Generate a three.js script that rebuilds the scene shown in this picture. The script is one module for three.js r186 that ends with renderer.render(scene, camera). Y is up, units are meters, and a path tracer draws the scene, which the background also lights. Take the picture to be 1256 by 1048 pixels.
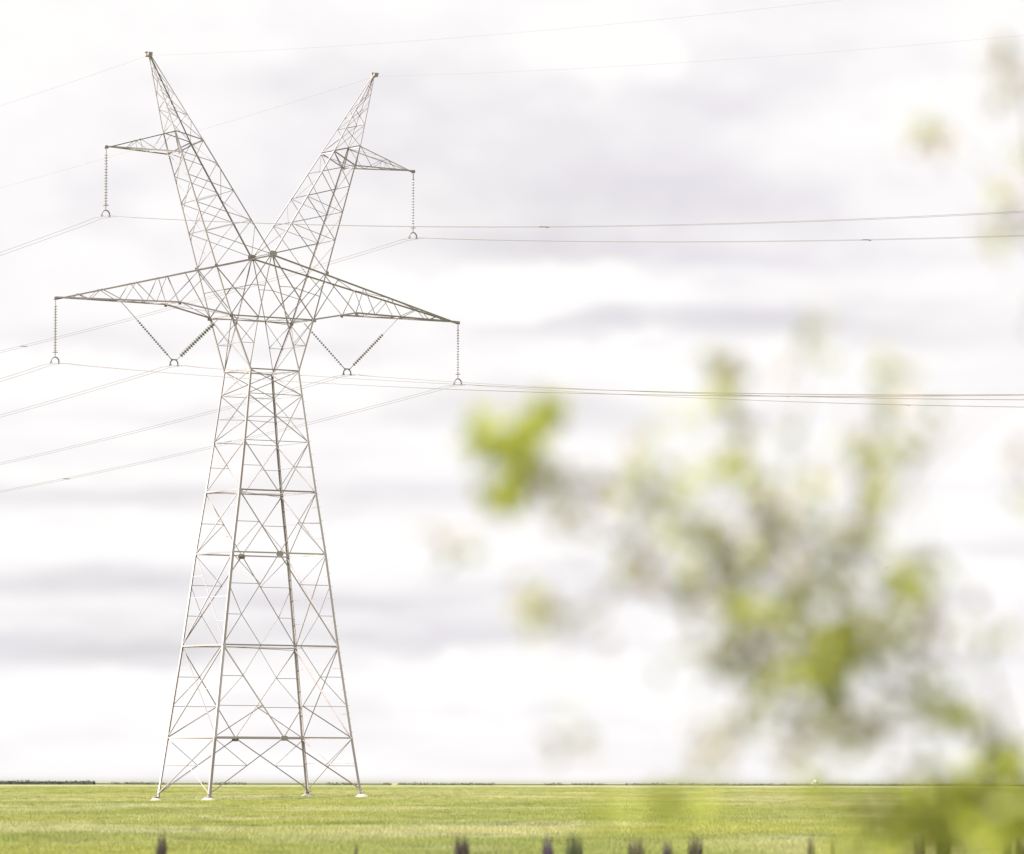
import * as THREE from 'three';

// ---------------------------------------------------------------- camera, sky, sun, exposure
const scene = new THREE.Scene();
const R = THREE.MathUtils.degToRad;
const EYE = 1.15, F = 6000, PW = 1256, PH = 1048;              // eye height in metres; focal length in photo pixels
const camera = new THREE.PerspectiveCamera(2 * THREE.MathUtils.radToDeg(Math.atan(PH / 2 / F)), PW / PH, 0.1, 60000);
camera.position.set(0, EYE, 0);
camera.rotation.order = 'YXZ';
camera.rotation.set(Math.atan(437 / F), 0, 0.0018);
camera.updateMatrixWorld();
camera.focus = 336;                                            // a long lens focused on the tower
camera.userData.fStop = 2.7;

const renderer = new THREE.WebGLRenderer({ antialias: true });
renderer.toneMapping = THREE.LinearToneMapping;
renderer.toneMappingExposure = 4.0;
renderer.shadowMap.enabled = true;

const sunDir = new THREE.Vector3(-0.56, 0.76, 0.36).normalize();
const sun = new THREE.DirectionalLight(new THREE.Color(1, 0.955, 0.89), 4.8);
sun.name = 'sun';
sun.position.copy(sunDir).multiplyScalar(400).add(new THREE.Vector3(0, 0, -250));
sun.target.position.set(0, 0, -250);
sun.castShadow = true; sun.shadow.radius = 12;                 // the sun behind thin cloud
sun.shadow.mapSize.set(4096, 4096);
Object.assign(sun.shadow.camera, { left: -260, right: 260, top: 260, bottom: -260, near: 1, far: 1200 });
scene.add(sun, sun.target);

// ---------------------------------------------------------------- random numbers and noise
let seed = 20240611;
const rnd = () => { seed = (seed * 1664525 + 1013904223) >>> 0; return seed / 4294967296; };
const rr = (a, b) => a + (b - a) * rnd();
const pick = (a) => a[Math.floor(rnd() * a.length)];
const hash = (x, y, s) => {
  let h = Math.imul(x | 0, 374761393) ^ Math.imul(y | 0, 668265263) ^ Math.imul(s | 0, 2147483647 ^ 0x5bd1e995);
  h = Math.imul(h ^ (h >>> 13), 1274126177); h ^= h >>> 16;
  return (h >>> 0) / 4294967296;
};
const vnoise = (x, y, s = 0) => {
  const xi = Math.floor(x), yi = Math.floor(y), fx = x - xi, fy = y - yi;
  const u = fx * fx * fx * (fx * (fx * 6 - 15) + 10), v = fy * fy * fy * (fy * (fy * 6 - 15) + 10);
  const a = hash(xi, yi, s), b = hash(xi + 1, yi, s), c = hash(xi, yi + 1, s), d = hash(xi + 1, yi + 1, s);
  return (a + (b - a) * u) * (1 - v) + (c + (d - c) * u) * v;
};
const fbm = (x, y, oct, s = 0) => {
  let t = 0, a = 0.5, n = 0;
  for (let i = 0; i < oct; i++) { t += a * vnoise(x, y, s + i * 17); n += a; x = x * 2.03 + 11.3; y = y * 2.03 - 7.7; a *= 0.5; }
  return t / n;
};
const smooth = (a, b, x) => { const t = Math.min(1, Math.max(0, (x - a) / (b - a))); return t * t * (3 - 2 * t); };

// ---------------------------------------------------------------- sky: thin bright overcast with grey streaks of cloud
// Azimuth and height in degrees; the camera looks towards azimuth 0. The grey cloud banks in view, then the same kind of cloud all round.
const banks = [   // azimuth, height, half width, half height, depth of grey
  [0.6, 7.2, 3.1, 0.75, 0.75], [2.4, 6.7, 1.8, 0.6, 0.7], [-1.5, 8.2, 1.5, 0.35, 0.55], [3.8, 8.7, 1.4, 0.5, 0.6], [1.8, 7.95, 1.6, 0.4, 0.5],
  [2.2, 6.12, 2.6, 0.16, 0.8], [0.1, 6.3, 1.8, 0.2, 0.7], [2.6, 5.42, 3.2, 0.22, 1.25], [4.6, 5.1, 1.4, 0.2, 0.6], [-4.9, 6.9, 1.1, 0.6, 0.5],
  [0.5, 4.4, 1.8, 0.3, 0.6], [-0.3, 3.45, 2.6, 0.2, 1.0], [-5.0, 3.4, 1.4, 0.16, 0.7], [-4.6, 2.35, 2.2, 0.22, 1.2], [-2.2, 2.1, 1.6, 0.2, 0.8],
  [-4.3, 1.62, 2.4, 0.26, 1.35], [-0.7, 1.72, 2.2, 0.2, 1.1], [1.2, 2.3, 1.6, 0.2, 0.5], [4.7, 2.5, 1.2, 0.22, 0.9], [3.6, 1.5, 2.0, 0.16, 0.5],
  [-2.0, 5.15, 1.2, 0.2, 0.3], [-4.8, 5.1, 1.0, 0.3, 0.35], [0.4, 0.85, 3.4, 0.12, 0.25], [-3.6, 4.3, 1.0, 0.2, 0.3], [1.0, 2.95, 1.3, 0.14, 0.7],
];
const puffs = [   // sunlit heaps of cloud
  [0.95, 8.85, 0.6, 0.42, 1.0], [1.5, 8.55, 0.55, 0.22, 0.9], [5.3, 7.9, 0.5, 0.3, 0.6], [5.1, 4.05, 1.0, 0.35, 0.9], [5.2, 2.42, 0.6, 0.13, 0.9],
  [2.4, 1.28, 2.2, 0.18, 0.8], [3.9, 3.7, 0.9, 0.4, 0.7], [0.2, 5.75, 1.8, 0.22, 0.9], [-4.8, 1.15, 1.2, 0.16, 0.7], [-1.0, 2.75, 1.6, 0.22, 0.8], [1.6, 5.0, 1.6, 0.16, 0.7],
];
const heaps = [   // from azimuth, to azimuth, height of the top, depth, lumpiness, strength
  [-1.4, 2.4, 1.52, 0.5, 0.5, 0.9], [-6.5, -3.6, 1.3, 0.45, 0.4, 0.8], [4.2, 7.5, 2.55, 0.3, 0.5, 1.0], [3.4, 7.0, 4.1, 0.5, 0.7, 0.9], [-2.4, 2.0, 5.95, 0.5, 0.5, 0.8],
  [0.4, 1.4, 9.0, 0.6, 0.6, 1.0], [4.5, 6.2, 7.6, 0.4, 0.6, 0.7], [-1.6, 1.2, 3.05, 0.35, 0.45, 0.8], [-6.5, -2.6, 2.95, 0.3, 0.4, 0.7], [-6.2, -1.5, 4.9, 0.5, 0.6, 0.6], [1.6, 4.2, 4.95, 0.35, 0.5, 0.7], [1.4, 4.6, 1.0, 0.4, 0.4, 0.5],
];
function skyAt(az, el) {
  const wx = (fbm(az * 0.55, el * 1.5, 3, 5) - 0.5) * 2.4, wy = (fbm(az * 0.7 + 40, el * 2.6, 4, 9) - 0.5) * 0.38;
  const a = az + wx, e = el + wy;
  let g = 0, p = 0;
  if (az > -12 && az < 12 && el < 14) {
    for (const [ba, be, w, h, d] of banks) { const q = ((a - ba) / w) ** 2 + ((e - be) / h) ** 2; if (q < 9) g += d * Math.exp(-q * 1.1); }
    for (const [ba, be, w, h, d] of puffs) { const q = ((a - ba) / w) ** 2 + ((e - be) / h) ** 2; if (q < 6) p += d * smooth(1.35, 0.75, Math.sqrt(q) + (fbm(az * 3.2, el * 4.4, 4, 3) - 0.5) * 0.8); }
  }
  for (const [a0, a1, top, deep, lump, d] of heaps) {             // bright heaps with lumpy tops, fading downwards
    if (az < a0 - 1 || az > a1 + 1 || el > top + 0.6 || el < top - deep * 2) continue;
    const t = top + (fbm(az * 1.7, 3.1 + top, 4, 77) - 0.5) * lump, ends = smooth(a0 - 0.5, a0 + 0.6, az) * smooth(a1 + 0.5, a1 - 0.6, az);
    p += d * ends * smooth(t + 0.07, t - 0.05, el) * smooth(t - deep * 1.6, t - deep * 0.4, el);
  }
  const away = Math.max(smooth(5.5, 9, Math.abs(az)), smooth(9, 12.5, el));
  const str = 1 + 5 / (0.6 + 0.35 * Math.max(0, el));            // layers seen more and more edge-on towards the horizon
  const far = smooth(0.44, 0.68, fbm(az * 0.22 + 3, el * 0.1 * str + 9, 5, 21)) * 1.05;
  const high = smooth(3.5, 7, el);                                 // billows overhead, streaks low down
  const fine = ((fbm(az * 0.42, el * 4.2, 5, 33) - 0.47) * 2.1 + (fbm(az * 1.5, el * 7, 3, 47) - 0.5) * 0.9) * (1 - high) + ((fbm(az * 0.75 + 0.3 * el, el * 1.6, 5, 34) - 0.5) * 1.5 + (fbm(az * 2.2, el * 3.4, 4, 48) - 0.5) * 0.7) * high;
  let grey = Math.min(1.35, g) * (1 - away) + far * away + fine * (0.5 + 0.4 * Math.min(1, g + far * away));
  grey = Math.max(0, grey - Math.min(1, p) * 1.0 + 0.12);
  const blue = 0.35 + 1.3 * fbm(az * 0.25 + 8, el * 0.8, 3, 61);
  const lift = 1.02 - 0.012 * Math.min(el, 40) / 10;
  const k = Math.exp(-0.175 * grey) * lift;
  return [0.253 * k * (1 - 0.008 * grey * blue), 0.2475 * k * (1 - 0.018 * grey * blue), 0.2465 * k * (1 + 0.028 * grey * blue)];
}
{
  const w = 4096, h = 2048, data = new Float32Array(w * h * 4);
  for (let j = 0; j < h; j++) {
    const el = (j + 0.5) / h * 180 - 90;
    for (let i = 0; i < w; i++) {
      let c;
      if (el < -0.3) c = [0.12, 0.12, 0.07];
      else {
        // equirectangular: u = 0.5 + atan2(z, x) / 2pi ; straight ahead (-z) lies at u = 0.25
        let az = ((i + 0.5) / w - 0.25) * 360; if (az > 180) az -= 360;
        if (Math.abs(az) < 14 && el < 16) c = skyAt(az, el);
        else if ((i & 3) === 0 || i === 0) c = skyAt(az, el);
        else { const o = (j * w + i - 1) * 4; c = [data[o], data[o + 1], data[o + 2]]; }
      }
      const o = (j * w + i) * 4; data[o] = c[0]; data[o + 1] = c[1]; data[o + 2] = c[2]; data[o + 3] = 1;
    }
  }
  const t = new THREE.DataTexture(data, w, h, THREE.RGBAFormat, THREE.FloatType);
  t.mapping = THREE.EquirectangularReflectionMapping; t.magFilter = t.minFilter = THREE.LinearFilter; t.needsUpdate = true;
  scene.background = t; scene.environment = t;
}

// ---------------------------------------------------------------- helpers
const V = (x, y, z) => new THREE.Vector3(x, y, z);
const used = {};
const numbered = (n) => { const k = used[n] = (used[n] ?? -1) + 1; return k ? `${n}_${String(k).padStart(3, '0')}` : n; };
function tag(o, label, category, group, kind) {
  if (label) o.userData.label = label;
  if (category) o.userData.category = category;
  if (group) o.userData.group = group;
  if (kind) o.userData.kind = kind;
  return o;
}
function thing(name, label, category, group) { const o = new THREE.Group(); o.name = numbered(name); scene.add(o); return tag(o, label, category, group); }
function mesh(name, geo, mat, parent) {
  const m = new THREE.Mesh(geo, mat); m.castShadow = m.receiveShadow = true;
  m.name = parent === scene ? numbered(name) : name; parent.add(m); return m;
}
// a photo pixel at a given depth along the lens axis, as a point of the place
function at(u, v, depth) { return V((u - PW / 2) / F * depth, -(v - PH / 2) / F * depth, -depth).applyMatrix4(camera.matrixWorld); }
const std = (r, g, b, rough = 0.9, more = {}) => new THREE.MeshStandardMaterial({ color: new THREE.Color().setRGB(r, g, b), roughness: rough, ...more });

// ---------------------------------------------------------------- ground
const TH = R(32.54), TX = -17.14, TZ = -333.33;                // the tower's turn and place
function groundY(x, z) {
  const d = Math.hypot(x, z);
  let y = (fbm(x / 46 + 5, z / 70, 3, 71) - 0.5) * 0.34 * smooth(20, 90, d) + (fbm(x / 9, z / 13, 2, 72) - 0.5) * 0.06;
  y *= 1 - 0.75 * smooth(500, 1500, d);
  const q = Math.hypot(x - TX, z - TZ), near = Math.exp(-((q / 26) ** 2));
  const tilt = 0.3 * Math.tanh(((x - TX) * Math.cos(TH) - (z - TZ) * Math.sin(TH)) / 8);
  return y * (1 - near) + tilt * near;
}
const dryness = (x, z) => smooth(0.48, 0.74, fbm(x / 6.5 + 2, z / 22, 5, 81)) * 0.7 + smooth(0.5, 0.74, fbm(x / 26, z / 80, 4, 82)) * 0.4 + smooth(0, 30, x - 6 + 20 * (fbm(x / 9, z / 30, 3, 83) - 0.5)) * smooth(0.42, 0.66, fbm(x / 8, z / 12, 4, 84)) * 0.4;
{
  const zs = [60, 30], xs = [];
  for (let z = 0; z > -900; z -= z > -620 ? 2.5 : 6) zs.push(z);
  for (let z = -900; z > -14000; z *= 1.09) zs.push(z);
  zs.push(-16000);
  for (let x = 0; x < 130; x += 2.5) xs.push(x);
  for (let x = 130; x < 6000; x *= 1.25) xs.push(x);
  const X = [...xs.slice(1).map((x) => -x).reverse(), ...xs], nx = X.length, nz = zs.length;
  const pos = new Float32Array(nx * nz * 3), uv = new Float32Array(nx * nz * 2), col = new Float32Array(nx * nz * 3), idx = [];
  for (let j = 0; j < nz; j++) for (let i = 0; i < nx; i++) {
    const k = j * nx + i, x = X[i], z = zs[j], d = Math.min(1, dryness(x, z)), n = fbm(x / 5, z / 9, 3, 90);
    pos.set([x, groundY(x, z), z], k * 3); uv.set([x / 9, z / 9], k * 2);
    col.set([0.158 + 0.11 * d + 0.05 * (n - 0.5), 0.174 + 0.085 * d + 0.06 * (n - 0.5), 0.052 + 0.09 * d], k * 3);
    if (i && j) { const a = k - nx - 1, b = k - nx, c = k - 1; idx.push(a, b, c, b, k, c); }
  }
  const g = new THREE.BufferGeometry();
  g.setAttribute('position', new THREE.BufferAttribute(pos, 3)); g.setAttribute('uv', new THREE.BufferAttribute(uv, 2)); g.setAttribute('color', new THREE.BufferAttribute(col, 3));
  g.setIndex(idx); g.computeVertexNormals();
  const N = 512, px = new Uint8Array(N * N * 4);
  const wrap = (x, y, per, s) => {   // noise that repeats
    const xi = Math.floor(x), yi = Math.floor(y), fx = smooth(0, 1, x - xi), fy = smooth(0, 1, y - yi), m = (a) => ((a % per) + per) % per;
    const a = hash(m(xi), m(yi), s), b = hash(m(xi + 1), m(yi), s), c = hash(m(xi), m(yi + 1), s), d = hash(m(xi + 1), m(yi + 1), s);
    return (a + (b - a) * fx) * (1 - fy) + (c + (d - c) * fx) * fy;
  };
  for (let j = 0; j < N; j++) for (let i = 0; i < N; i++) {
    const v = 0.35 * wrap(i / 32, j / 32, 16, 1) + 0.3 * wrap(i / 8, j / 8, 64, 2) + 0.35 * wrap(i / 2, j / 2, 256, 3), w = wrap(i / 16, j / 16, 32, 4), o = (j * N + i) * 4;
    px[o] = 165 + 85 * v + 10 * (w - 0.5); px[o + 1] = 170 + 80 * v; px[o + 2] = 160 + 80 * v + 26 * (w - 0.5); px[o + 3] = 255;
  }
  const t = new THREE.DataTexture(px, N, N); t.colorSpace = THREE.SRGBColorSpace; t.wrapS = t.wrapT = THREE.RepeatWrapping; t.magFilter = THREE.LinearFilter; t.needsUpdate = true;
  const m = mesh('ground', g, new THREE.MeshStandardMaterial({ vertexColors: true, map: t, roughness: 1 }), scene);
  tag(m, 'wide level green pasture running out to the horizon', 'pasture', null, 'structure');
}

// ---------------------------------------------------------------- lattice tower
const steels = [std(0.255, 0.228, 0.238, 0.6), std(0.205, 0.182, 0.19, 0.65), std(0.315, 0.288, 0.297, 0.5), std(0.23, 0.202, 0.2, 0.7)];
const concrete = std(0.205, 0.182, 0.158, 0.95);
// angle iron: an L section with both flanges one unit wide, one unit long along z
const angleGeo = (() => {
  const t = 0.15, s = new THREE.Shape([[0, 0], [1, 0], [1, t], [t, t], [t, 1], [0, 1]].map(([x, y]) => new THREE.Vector2(x, y)));
  return new THREE.ExtrudeGeometry(s, { depth: 1, bevelEnabled: false });
})();
const tower = thing('lattice_tower', 'tall grey steel lattice pylon with two raised horns and two pairs of crossarms', 'pylon');
tower.position.set(TX, 0, TZ); tower.rotation.y = TH;
const M4 = new THREE.Matrix4();
function angle(name, p, q, w, xa, ya, parent = tower) {        // flanges along xa and ya from the line p-q
  const z = q.clone().sub(p), len = z.length(); z.divideScalar(len);
  const x = xa.clone().addScaledVector(z, -xa.dot(z)).normalize(), y = V(0, 0, 0).crossVectors(z, x);
  if (y.dot(ya) < 0) { y.negate(); }
  // keep the frame right-handed by swapping the two flanges where needed
  const right = V(0, 0, 0).crossVectors(x, y).dot(z) > 0;
  M4.makeBasis(right ? x : y, right ? y : x, z);
  const m = mesh(name, angleGeo, pick(steels), parent);
  m.quaternion.setFromRotationMatrix(M4); m.position.copy(p); const k = /leg/.test(name) ? 0.69 : /chord|strut/.test(name) ? 0.66 : 0.58; m.scale.set(w * k, w * k, len);
  return m;
}
const UPV = V(0, 1, 0);
// a brace lying in a face with outward normal n: one flange in the face, the other turned in
function brace(name, p, q, w, n, shift = 0) {
  const z = q.clone().sub(p).normalize(), x = V(0, 0, 0).crossVectors(n, z);
  if (x.lengthSq() < 1e-4) x.set(1, 0, 0);
  if (x.y < 0) x.negate();
  const o = n.clone().multiplyScalar(-0.02 - shift);
  return angle(name, p.clone().add(o), q.clone().add(o), w, x, n.clone().negate());
}
const lerp = (p, q, t) => p.clone().lerp(q, t);
function plate(p, n, w, h, t = 0.03) {
  const m = mesh('gusset_plate', plateGeo, pick(steels), tower);
  m.scale.set(w, h, t); m.position.copy(p);
  m.quaternion.setFromRotationMatrix(M4.lookAt(n, V(0, 0, 0), UPV));
  return m;
}
const plateGeo = (() => {   // a plate with clipped corners
  const s = new THREE.Shape([[-0.5, -0.3], [-0.32, -0.5], [0.32, -0.5], [0.5, -0.3], [0.5, 0.3], [0.32, 0.5], [-0.32, 0.5], [-0.5, 0.3]].map(([x, y]) => new THREE.Vector2(x, y)));
  const g = new THREE.ExtrudeGeometry(s, { depth: 1, bevelEnabled: false }); g.translate(0, 0, -0.5); return g;
})();

// body: half width along the arms, half width along the line, height
const levels = { F: [5.965, 3.64, 0], L1: [5.382, 3.362, 4.141], LK: [5.09, 3.22, 6.3], L2: [4.518, 2.939, 10.36], L3: [3.693, 2.623, 16.638], L4: [3.035, 2.387, 20.879], L5: [2.55, 2.18, 24.3], L6: [2.13, 1.96, 27.5], W: [1.924, 1.857, 29.172], AR: [3.25, 1.53, 32.76] };
const corner = (l, sa, sb) => V(levels[l][0] * sa, levels[l][2], levels[l][1] * sb);
const localGround = (p) => { const w = p.clone().applyMatrix4(tower.matrixWorld); return groundY(w.x, w.z); };
tower.updateMatrixWorld();
const footY = {};
for (const sa of [-1, 1]) for (const sb of [-1, 1]) {
  const f = corner('F', sa, sb); f.y = localGround(f); footY[sa + ',' + sb] = f.y;
  const inA = V(-sa, 0, 0), inB = V(0, 0, -sb);
  const seq = ['F', 'L1', 'L2', 'L3', 'L4', 'L5', 'W', 'AR'], ws = [0.27, 0.26, 0.25, 0.23, 0.21, 0.19, 0.16];
  for (let i = 0; i < seq.length - 1; i++) {
    const p = i ? corner(seq[i], sa, sb) : f.clone().add(V(0, 0.12, 0)), q = corner(seq[i + 1], sa, sb);
    angle('leg', p, q, ws[i], inA, inB);
  }
  // concrete footing: a shallow pyramid with a flat top, sunk into the turf
  const pts = [[0.001, 0.30], [0.2, 0.30], [0.26, 0.28], [0.66, 0.07], [0.73, 0.03], [0.75, -0.35]].map(([x, y]) => new THREE.Vector2(x, y));
  const c = mesh('footing', new THREE.LatheGeometry(pts.reverse(), 20), concrete, tower); c.position.set(f.x, f.y - (sa > 0 ? 0.13 : 0.02), f.z); c.scale.set(sa < 0 && sb < 0 ? 0.72 : 1, 1.2, sa < 0 && sb < 0 ? 0.72 : 1);
  const stub = mesh('base_plate', plateGeo, steels[1], tower); stub.scale.set(0.46, 0.46, 0.04); stub.position.set(f.x, f.y + 0.35, f.z); stub.rotation.x = Math.PI / 2;
}
// the four faces; wide = across the arms
const faces = [
  { c: [[-1, 1], [1, 1]], n: V(0, 0, 1), wide: true }, { c: [[-1, -1], [1, -1]], n: V(0, 0, -1), wide: true },
  { c: [[-1, -1], [-1, 1]], n: V(-1, 0, 0), wide: false }, { c: [[1, -1], [1, 1]], n: V(1, 0, 0), wide: false },
];
const foot = (sa, sb) => { const f = corner('F', sa, sb); f.y = footY[sa + ',' + sb] + 0.46; return f; };
const nodeAt = (l, s) => l === 'F' ? foot(...s) : corner(l, ...s);
for (const { c: [s, t], n, wide } of faces) {
  const P = (l) => nodeAt(l, s), Q = (l) => nodeAt(l, t), mid = (l) => lerp(P(l), Q(l), 0.5);
  for (const l of ['L1', 'L2', 'L3', 'L4', 'W']) brace('horizontal_strut', P(l), Q(l), l === 'W' ? 0.12 : 0.15, n);
  if (wide) {
    for (const l of ['L1', 'L3']) plate(mid(l).addScaledVector(n, 0.02), n, 0.55, 0.34);
    // diamond pattern: from the middle of one ring to the corners of the next
    for (const [m, k, w] of [['L1', 'F', 0.12], ['L1', 'L2', 0.12], ['L3', 'L2', 0.11], ['L3', 'L4', 0.1]])
      for (const S of [P, Q]) {
        brace('diagonal_brace', mid(m), S(k), w, n, S === P ? 0 : 0.02);
        const on = (h) => { const a = mid(m), b = S(k); return lerp(a, b, (h - a.y) / (b.y - a.y)); }, leg = (h) => { const a = S(m), b = S(k); return lerp(a, b, (h - a.y) / (b.y - a.y)); };
        const sub = (h1, h2) => brace('light_brace', leg(h1), on(h2), 0.065, n, 0.05);
        const hm = levels[m][2], hk = k === 'F' ? 0.4 : levels[k][2];
        if (k === 'F') { sub(hm * 0.55, hm * 0.55); brace('light_brace', S('L1'), on(hm * 0.55), 0.065, n, 0.05); }
        else if (k === 'L2' && m === 'L1') {
          sub(6.3, 6.3); sub(8.3, 8.3);
          brace('diagonal_brace', S('L1'), on(6.3), 0.1, n, 0.05);
          brace('light_brace', leg(6.3), on(8.3), 0.06, n, 0.06);
          brace('light_brace', on(8.3), lerp(S('L2'), mid('L2'), 0.66), 0.06, n, 0.06);
        } else if (k === 'L2') {
          const a = hm + (hk - hm) / 3, b = hm + (hk - hm) * 2 / 3;
          sub(a, a); sub(b, b);
          brace('light_brace', leg(a), on(b), 0.06, n, 0.06); brace('light_brace', on(b), lerp(S('L2'), mid('L2'), 0.66), 0.06, n, 0.06);
          brace('light_brace', S('L3'), on(a), 0.06, n, 0.06);
        } else { const h = (hm + hk) / 2; sub(h, h); brace('light_brace', S(m), on(h), 0.06, n, 0.06); }
      }
    for (const S of [P, Q]) {   // above L4: V to the middle of the ring, then crosses
      brace('diagonal_brace', S('L5'), mid('L4'), 0.1, n, S === P ? 0 : 0.02);
      brace('light_brace', lerp(S('L4'), S('L5'), 0.5), lerp(mid('L4'), S('L5'), 0.5), 0.06, n, 0.05);
    }
  } else {
    for (const [a, b, w] of [['F', 'L1', 0.11], ['L1', 'L2', 0.12], ['L2', 'L3', 0.11], ['L3', 'L4', 0.1], ['L4', 'L5', 0.1]]) {
      brace('diagonal_brace', P(a), Q(b), w, n); brace('diagonal_brace', Q(a), P(b), w, n, 0.09);
      const wa = P(a).distanceTo(Q(a)), wb = P(b).distanceTo(Q(b)), f = wa / (wa + wb), X = lerp(P(a), Q(b), f);
      for (const S of [P, Q]) {
        for (const [u, on] of [[f * 0.5, lerp(S(a), X, 0.5)], [f, X], [f + (1 - f) * 0.5, lerp(X, S(b), 0.5)]].slice(a === 'L4' || a === 'F' ? 1 : 0, a === 'L4' || a === 'F' ? 2 : 3))
          brace('light_brace', lerp(S(a), S(b), u), on, 0.058, n, 0.05);
      }
    }
  }
  for (const [a, b] of [['L5', 'L6'], ['L6', 'W']]) {
    brace('diagonal_brace', P(a), Q(b), 0.085, n); brace('diagonal_brace', Q(a), P(b), 0.085, n, 0.07);
  }
  for (const l of ['L5', 'L6']) brace('light_brace', P(l), Q(l), 0.075, n, 0.04);
  const f5 = 0.52, X5 = lerp(P('L5'), Q('L6'), f5);
  for (const S of [P, Q]) brace('light_brace', lerp(S('L5'), S('L6'), 0.5), X5, 0.06, n, 0.05);
}
// flat bracing across the body
for (const l of ['L2', 'L4', 'W']) {
  brace('plan_brace', corner(l, -1, -1), corner(l, 1, 1), 0.07, V(0, 1, 0)); brace('plan_brace', corner(l, -1, 1), corner(l, 1, -1), 0.07, V(0, 1, 0), 0.06);
}
// crotch of the horns and the lower arms
const N = (sb) => V(0, 37.15, 1.44 * sb), tipL = (sa) => V(15.82 * sa, 33.37, 0), J = (sa, sb) => V(6.94 * sa, 33.45, 1.0 * sb), AR = (sa, sb) => corner('AR', sa, sb);
const inner = (sa, sb) => V(1.08 * sa, 32.76, 1.53 * sb);
const UOt = (sa, sb) => V(7.334 * sa, 45.18, 0.846 * sb), UOb = (sa, sb) => V(6.97 * sa, 43.72, 0.88 * sb), UI = (sa, sb) => V(5.123 * sa, 44.67, 0.917 * sb);
const peak = (sa) => V(8.96 * sa, 50.31, 0), tipU = (sa) => V(12.1 * sa, 43.8, 0);
for (const sb of [-1, 1]) {
  const n = V(0, 0, sb);
  plate(N(sb).addScaledVector(n, 0.06), n, 0.58, 0.46, 0.04);
  plate(N(sb).addScaledVector(n, -0.12), n, 0.5, 0.36, 0.03);
  brace('horizontal_strut', AR(-1, sb), AR(1, sb), 0.13, n);
  for (const sa of [-1, 1]) {
    brace('diagonal_brace', corner('W', sa, sb), inner(sa, sb), 0.12, n, 0.03);
    brace('diagonal_brace', N(sb), inner(sa, sb), 0.12, n, 0.03);
    brace('diagonal_brace', N(sb), AR(sa, sb), 0.11, n, 0.06);
    const legMid = lerp(AR(sa, sb), corner('W', sa, sb), 0.5), inMid = lerp(inner(sa, sb), corner('W', sa, sb), 0.5);
    brace('light_brace', AR(sa, sb), inMid, 0.065, n, 0.05); brace('light_brace', inner(sa, sb), legMid, 0.065, n, 0.09); brace('light_brace', legMid, inMid, 0.06, n, 0.05);
    plate(AR(sa, sb).addScaledVector(n, 0.03), n, 0.28, 0.26);
  }
}
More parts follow.
